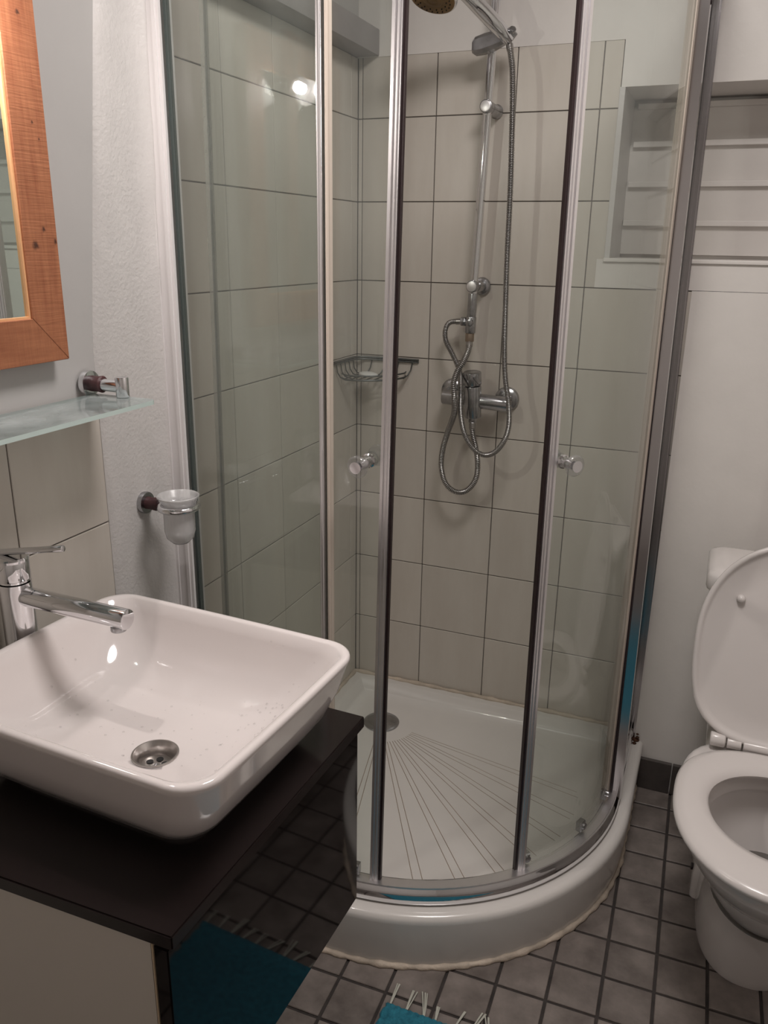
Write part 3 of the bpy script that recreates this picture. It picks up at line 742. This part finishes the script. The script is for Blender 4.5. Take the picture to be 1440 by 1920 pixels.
# water drops
bm = bmesh.new(); rnd = random.Random(3)
def bowl_pt(u, v):
    pass
bs_me = bsn.data
from mathutils.bvhtree import BVHTree
bv = BVHTree.FromPolygons([v.co[:] for v in bs_me.vertices], [p.vertices[:] for p in bs_me.polygons])
for k in range(150):
    if k < 95: x = rnd.gauss(.435, .035); y = rnd.gauss(-1.27, .05)
    else: x = rnd.gauss(.22, .08); y = rnd.gauss(-1.33, .06)
    if not (.10 < x < .49 and -1.51 < y < -1.17): continue
    hit = bv.ray_cast(V(x, y, 1.2), V(0, 0, -1))
    if hit[0] is None or hit[0].z > RZ - .01: continue
    if (Vector((x, y)) - Vector((DC.x, DC.y))).length < .04: continue
    r_ = rnd.choice((.0009, .0012, .0016, .0022)); q = hit[1].to_track_quat('Z', 'Y').to_matrix().to_4x4()
    bmesh.ops.create_icosphere(bm, subdivisions=1, radius=r_, matrix=Matrix.Translation(hit[0]) @ q @ Matrix.Diagonal((1, 1, .45, 1)))
wd = obj('water_drops', bm, 'drop', None, True, 80); wd['kind'] = 'stuff'; tag(wd, 'small water drops scattered on the inside of the white basin', 'water')
# basin tap
tp = thing('basin_tap', 'tall chrome single lever tap with a long horizontal spout over the basin', 'tap', (.040, -1.312, CT))
TX, TY = .047, -1.318
bm = bmesh.new(); cyl(bm, (TX, TY, CT + .0005), (TX, TY, CT + .006), .028, 32, bev=.002); cyl(bm, (TX, TY, CT + .005), (TX, TY, .958), .0232, 32)
obj('tap_body', bm, 'chrome', tp, True, 30)
bm = bmesh.new(); cyl(bm, (TX, TY, .9595), (TX, TY, .9625), .0215, 32); cyl(bm, (TX, TY, .963), (TX, TY, .992), .0232, 32, bev=.001)
hd_ = obj('tap_head', bm, 'chrome', tp, True, 30)
bm = bmesh.new()
lathe(bm, [(0, .0236), (.0035, .0240), (.006, .0225)], (TX, TY, .991), (0, 0, 1), 32)
cyl(bm, (TX - .02, TY, .9995), (TX + .094, TY + .004, 1.0215), .0048, 16, bev=.001)
obj('lever', bm, 'chrome', hd_, True, 30)
bm = bmesh.new(); cyl(bm, (TX + .010, TY, .938), (TX + .195, TY + .003, .9335), .0145, 32, bev=.0012)
sp = obj('spout', bm, 'chrome', tp, True, 30)
bm = bmesh.new(); cyl(bm, (TX + .178, TY + .003, .923), (TX + .178, TY + .003, .914), .0110, 24, bev=.0012); obj('aerator', bm, 'wornchrome', sp, True, 30)

# ------------------------------------------------------------------ mirror
mr_ = thing('mirror', 'wall mirror in a wide rough pine frame above the glass shelf', 'mirror', (0, -1.37, 1.2545))
Y1, Y0, Z0, Z1 = -1.146, -1.600, 1.2545, 1.823; FW = .064
def mitre(name, pts, m, x0=.004, x1=.031):
    bm = bmesh.new()
    loft(bm, [[(x0, y, z) for y, z in pts], [(x1, y, z) for y, z in pts]])
    bmesh.ops.recalc_face_normals(bm, faces=bm.faces[:]); bmesh.ops.bevel(bm, geom=bm.edges[:], offset=.0009, segments=1, affect='EDGES')
    return obj(name, bm, m, mr_)
mitre('frame_stile', [(Y1, Z0), (Y1, Z1), (Y1 - FW, Z1 - FW), (Y1 - FW, Z0 + FW)], 'wood_v')
mitre('frame_stile', [(Y0, Z0), (Y0, Z1), (Y0 + FW, Z1 - FW), (Y0 + FW, Z0 + FW)], 'wood_v')
mitre('frame_rail', [(Y0, Z0), (Y1, Z0), (Y1 - FW, Z0 + FW), (Y0 + FW, Z0 + FW)], 'wood_h')
mitre('frame_rail', [(Y0, Z1), (Y1, Z1), (Y1 - FW, Z1 - FW), (Y0 + FW, Z1 - FW)], 'wood_h')
bm = bmesh.new(); e = FW
for lo, hi in (((.010, Y1 - e - .003, Z0 + e), (.0275, Y1 - e, Z1 - e)), ((.010, Y0 + e, Z0 + e), (.0275, Y0 + e + .003, Z1 - e)),
               ((.010, Y0 + e + .003, Z0 + e), (.0275, Y1 - e - .003, Z0 + e + .003)), ((.010, Y0 + e + .003, Z1 - e - .003), (.0275, Y1 - e - .003, Z1 - e))):
    add_box(bm, lo, hi)
obj('inner_lip', bm, 'wood_in', mr_)['label'] = 'pale inner lip of the frame'
bm = box_bm((.012, Y0 + e + .002, Z0 + e + .002), (.0238, Y1 - e - .002, Z1 - e - .002)); obj('mirror_glass', bm, 'mirror', mr_)

# ------------------------------------------------------------------ wall lamp above the mirror (lights the room)
lp = thing('wall_lamp', 'dark metal spotlight on a wall bar above the mirror', 'lamp', (0, LAMP_POS[1], 1.96))
bm = box_bm((.003, LAMP_POS[1] - .16, 1.94), (.028, LAMP_POS[1] + .05, 1.985), .004); obj('mounting_bar', bm, 'wornchrome', lp, True)
AX = Vector((.80, .42, -.42)).normalized(); LPv = Vector(LAMP_POS)
bm = bmesh.new(); tube(bm, catmull([V(.02, LAMP_POS[1], 1.955), V(.045, LAMP_POS[1], 1.93), V(.048, LAMP_POS[1] - .008, 1.83), LPv - AX * .032 + V(0, -.006, .004)], 6), .005, 10); obj('arm', bm, 'wornchrome', lp, True, 60)
bm = bmesh.new(); lathe(bm, [(-.030, .006), (-.026, .013), (-.018, .017), (-.004, .0205), (.003, .0220), (.003, .0208), (-.004, .0192), (-.014, .0150), (-.016, .0)], LPv, AX, 32, cap=False); obj('reflector_cup', bm, 'wornchrome', lp, True, 30)
bm = bmesh.new(); lathe(bm, [(-.002, .0222), (.030, .0260), (.030, .0248), (-.002, .0212)], LPv, AX, 32, cap=False); obj('glass_shade', bm, 'clear', lp, True, 30)
MAT['bulb'] = emis('lamp_bulb_glow', (1.0, .92, .87), LAMP_STRENGTH)
bm = bmesh.new(); bmesh.ops.create_icosphere(bm, subdivisions=2, radius=.012, matrix=Matrix.Translation(LPv)); lb = obj('bulb', bm, 'bulb', lp, True, 80)

# ------------------------------------------------------------------ glass shelf
gs = thing('glass_shelf', 'satin glass shelf on a chrome bracket below the pine mirror', 'shelf', (0, -1.35, 1.19))
SZ = 1.1895; SR_ = .006
pts = [(.012, -1.62), (.134, -1.62)]
for cx_, cy_, a0 in ((.134 - .012, -1.077 - .012, 0), (.012 + .012, -1.077 - .012, 90)):
    for i in range(7):
        a = math.radians(a0 + 90 * i / 6); pts.append((cx_ + .012 * math.cos(a), cy_ + .012 * math.sin(a)))
bm = bmesh.new(); prism(bm, pts, SZ - .0065, SZ)
bmesh.ops.recalc_face_normals(bm, faces=bm.faces[:])
for f in bm.faces:
    if abs(f.normal.z) < .5: f.material_index = 1
obj('shelf_pane', bm, ['shelfglass', 'shelfedge'], gs, True, 40)
for yb in (-1.0865, -1.58):
    bm = bmesh.new(); Zb = 1.2075
    lathe(bm, [(0, .0205), (.005, .0210), (.009, .0200), (.0095, .015)], (.001 if yb < -1.1 else .0065, yb, Zb), (1, 0, 0), 32)
    cyl(bm, (.006, yb, Zb), (.072, yb, Zb - .001), .0098, 24, bev=.001)
    cyl(bm, (.076, yb, Zb - .0175), (.076, yb, Zb + .0145), .0105, 24, bev=.0012)
    b = obj('bracket', bm, 'chrome', gs, True, 30)
    bm = bmesh.new(); lathe(bm, [(.008, .0128), (.022, .0122), (.031, .0135), (.033, .0115)], (.001 if yb < -1.1 else .0065, yb, Zb), (1, 0, 0), 28); s = obj('sleeve', bm, 'maroon', b, True, 30); s['label'] = 'dark corroded sleeve'
# tumbler holder + tumbler
th = thing('tumbler_holder', 'chrome ring holder with corroded neck on the white plaster', 'tumbler holder', (0, -.975, .975))
HYc = -.972; CX, CZc = .0835, .9755
bm = bmesh.new(); lathe(bm, [(0, .0200), (.006, .0205), (.010, .0195), (.0105, .014)], (.0065, HYc, .9735), (1, 0, 0), 32); obj('wall_plate', bm, 'wornchrome', th, True, 30)
bm = bmesh.new(); lathe(bm, [(.009, .0118), (.020, .0112), (.030, .0125), (.036, .0115)], (.0065, HYc, .9735), (1, 0, 0), 28); obj('sleeve', bm, 'maroon', th, True, 30)['label'] = 'dark red corroded sleeve'
bm = bmesh.new(); RR = .0325
tube(bm, [V(CX + RR * math.cos(a), HYc + RR * math.sin(a), CZc) for a in [2 * PI * i / 48 for i in range(48)]], .0062, 12, closed=True)
cyl(bm, (.041, HYc, .9740), (.052, HYc, .9755), .006, 12)
obj('ring', bm, 'chrome', th, True, 80)
bm = bmesh.new(); R_ = .0275
lathe(bm, [(.018, .0375), (.0205, .0378), (.0215, .0362), (.0200, .0345), (.010, .0295), (.006, R_ - .002), (-.04, R_ - .003), (-.055, R_ - .006), (-.064, R_ - .015), (-.066, 0.0), (-.069, 0.0), (-.068, R_ - .013), (-.058, R_ - .003), (-.045, R_), (.004, R_ + .0002), (.012, .0335)],
      (CX, HYc, CZc), (0, 0, 1), 40, cap=False)
tag(obj('tumbler', bm, 'frost', None, True, 60, origin=(CX, HYc, CZc - .069)), 'frosted glass tumbler hanging in the chrome ring holder', 'tumbler')

# ------------------------------------------------------------------ toilet
to = thing('toilet', 'white close coupled toilet with raised lid and open seat', 'toilet', (1.16, -.5, 0))
X0 = 1.160
def egg(hw, yb, yf, z, ex=2.0, n=56, exb=None, ycf=.45):
    cy_ = yb + (yf - yb) * ycf; out = []
    for i in range(n):
        a = 2 * PI * i / n; c, s = math.cos(a), math.sin(a)
        e_ = (exb or ex) if s > 0 else ex
        k = (abs(c) ** e_ + abs(s) ** e_) ** (-1 / e_)
        out.append(V(X0 + hw * c * k, cy_ + ((yb - cy_) if s > 0 else (cy_ - yf)) * s * k, z))
    return out
bm = bmesh.new()
R = [egg(.104, -.30, -.655, 0, 2.4, exb=4), egg(.106, -.30, -.660, .02, 2.4, exb=4), egg(.102, -.30, -.665, .10, 2.4, exb=4), egg(.104, -.29, -.68, .17, 2.3, exb=4),
     egg(.118, -.28, -.725, .225, 2.2, exb=4), egg(.145, -.29, -.80, .285, 2.1, exb=3), egg(.165, -.33, -.85, .335, 2.1, exb=3), egg(.176, -.36, -.88, .375, 2.1, exb=3), egg(.180, -.40, -.892, .400, 2.1, exb=3), egg(.179, -.41, -.890, .408, 2.1, exb=3), egg(.172, -.42, -.882, .411, 2.1, exb=3),
     egg(.130, -.50, -.845, .410), egg(.125, -.51, -.838, .400), egg(.125, -.51, -.838, .372), egg(.140, -.50, -.85, .366), egg(.138, -.50, -.845, .34), egg(.115, -.52, -.81, .28), egg(.075, -.55, -.75, .21), egg(.045, -.57, -.70, .17)]
loft(bm, R); obj('bowl', bm, 'toilet', to, True, 55)
bm = bmesh.new(); loft(bm, [egg(.1, -.53, -.785, .2395), egg(.1, -.53, -.785, .2415)]); obj('bowl_water', bm, 'waterdark', to, True)
def rr_box(bm, x0, x1, y0, y1, r, zs):
    rings = []
    for z, d in zs:
        ring_ = []
        for cx_, cy_, a0 in ((x1 - r, y1 - r, 0), (x0 + r, y1 - r, 90), (x0 + r, y0 + r, 180), (x1 - r, y0 + r, 270)):
            for i in range(6):
                a = math.radians(a0 + 90 * i / 5); mx_, my_ = (x0 + x1) / 2, (y0 + y1) / 2
                px_, py_ = cx_ + r * math.cos(a), cy_ + r * math.sin(a)
                ring_.append(V(px_ + (-d if px_ > mx_ else d), py_ + (-d if py_ > my_ else d), z))
        rings.append(ring_)
    loft(bm, rings)
bm = bmesh.new(); rr_box(bm, X0 - .105, X0 + .105, -.46, -.14, .03, [(.0, .0), (.02, .0), (.15, .01), (.30, .0), (.34, -.02), (.375, -.026), (.395, -.026), (.402, -.02)])
obj('pedestal_back', bm, 'toilet', to, True, 45)
bm = bmesh.new(); rr_box(bm, X0 - .118, X0 - .07, -.44, -.33, .012, [(0, 0), (.05, 0), (.085, .004), (.09, .008)]); fl_ = obj('foot_flange', bm, 'toilet', to, True, 40)
bm = bmesh.new(); cyl(bm, (X0 - .117, -.40, .055), (X0 - .1225, -.40, .055), .008, 14, bev=.001); obj('bolt', bm, 'dark', fl_, True, 30)
bm = bmesh.new(); rr_box(bm, X0 - .168, X0 + .168, -.318, -.14, .03, [(.395, .018), (.41, .010), (.50, .004), (.70, 0), (.712, 0)])
tk = obj('cistern', bm, 'toilet', to, True, 45)
bm = bmesh.new(); rr_box(bm, X0 - .178, X0 + .178, -.334, -.128, .03, [(.712, .010), (.716, .002), (.722, .0), (.748, .0), (.756, .004), (.761, .016), (.763, .03)])
tl_ = obj('cistern_lid', bm, 'toilet', to, True, 45)
bm = bmesh.new(); cyl(bm, (X0, -.22, .763), (X0, -.22, .768), .022, 28, bev=.001); obj('flush_button', bm, 'chrome', to, True, 30)
# seat ring
zS = .414
def seat_ring(d_out, z): return egg(.188 - d_out, -.470 - d_out * .6, -.905 + d_out, z, 2.15, 64, exb=2.7)
def hole_ring(d, z): return egg(.124 + d, -.537 + d, -.800 - d, z, 2.0, 64)
bm = bmesh.new()
loft(bm, [seat_ring(.004, zS), seat_ring(0, zS + .005), seat_ring(.0, zS + .011), seat_ring(.006, zS + .017), seat_ring(.022, zS + .0195), hole_ring(.022, zS + .0185), hole_ring(.006, zS + .014), hole_ring(0, zS + .006), hole_ring(.003, zS)], wrap=True)
st = obj('seat', bm, 'seat', to, True, 50)
for k, (x0, x1) in enumerate(((-.094, -.066), (-.062, .062), (.066, .094))):
    bm = bmesh.new(); cyl(bm, (X0 + x0, -.455, zS + .018), (X0 + x1, -.455, zS + .018), .0125, 20, bev=.001); obj('hinge', bm, 'seat', to, True, 30)
# lid, raised and leaning against the cistern: built in its own plane
LB = Vector((X0, -.452, .432)); up = Vector((0, .105, .42)).normalized(); rt = Vector((1, 0, 0)); fn = rt.cross(up) * 1.0   # fn points to the room (-y)
if fn.y > 0: fn = -fn
def lid_ring(hw, v0, v1, wv, n=64):
    out = []; vc = v0 + (v1 - v0) * .50
    for i in range(n):
        a = 2 * PI * i / n; c, s = math.cos(a), math.sin(a); e_ = 2.15 if s > 0 else 3.1
        k = (abs(c) ** e_ + abs(s) ** e_) ** (-1 / e_)
        out.append(LB + rt * (hw * c * k) + up * (vc + ((v1 - vc) if s > 0 else (vc - v0)) * s * k) + fn * wv)
    return out
bm = bmesh.new()
loft(bm, [lid_ring(.170, .012, .418, -.012), lid_ring(.180, .003, .429, -.008), lid_ring(.186, 0, .435, 0), lid_ring(.186, .0, .435, .009), lid_ring(.1825, .003, .4315, .012), lid_ring(.1775, .008, .4265, .0115), lid_ring(.174, .012, .423, .007), lid_ring(.168, .020, .417, .0025), lid_ring(.12, .06, .36, .0015)])
lid = obj('lid', bm, 'seat', to, True, 50)
for sx in (-1, 1):
    bm = bmesh.new(); cyl(bm, (X0 + sx * .097, -.455, zS + .020), (X0 + sx * .128, -.455, zS + .020), .0155, 20, bev=.004); obj('hinge_lug', bm, 'seat', lid, True, 60)
    bm = bmesh.new(); c = LB + rt * sx * .107 + up * .307 + fn * .002; lathe(bm, [(0, .009), (.004, .0085), (.009, .0075), (.012, .005), (.013, .001)], c, fn, 20); obj('bumper', bm, 'seat', lid, True, 60)

# ------------------------------------------------------------------ bath mat
mt = thing('bath_mat', 'teal woven bath mat with pale tassels in front of the shower tray', 'bath mat', (.74, -1.36, 0))
bm = bmesh.new(); nx, ny = 130, 110; x0, x1, y0, y1 = .500, .98, -1.72, -.972
grid = []
for j in range(ny + 1):
    row = []
    for i in range(nx + 1):
        x = x0 + (x1 - x0) * i / nx; y = y1 + (y0 - y1) * j / ny
        z = .0085 + .003 * abs(math.sin(j * PI / 2 + .3)) + .0012 * math.sin(i * 1.9 + 2 * (j // 2)) + random.uniform(-.0008, .0008)
        if i in (0, nx) or j in (0, ny): z = .001
        row.append(bm.verts.new((x + .0025 * math.sin(j * 1.3), y, z)))
    grid.append(row)
for j in range(ny):
    for i in range(nx): bm.faces.new((grid[j][i], grid[j][i + 1], grid[j + 1][i + 1], grid[j + 1][i]))
obj('woven_field', bm, 'rug', mt, True, 180)
rnd = random.Random(11)
for k in range(15):
    bm = bmesh.new(); xb = .512 + k * .033 + rnd.uniform(-.006, .006); lean = rnd.uniform(-.018, .012); L = rnd.uniform(.028, .050)
    for s in range(4):
        o_ = rnd.uniform(-.004, .004)
        tube(bm, catmull([V(xb + o_ * .4, -.975, .006), V(xb + o_ + lean * .4, -.972 + L * .4, .005), V(xb + o_ * 1.6 + lean, -.972 + L, .0028)], 5), .0014, 5)
    obj('tassel', bm, 'tassel', mt, True, 80)
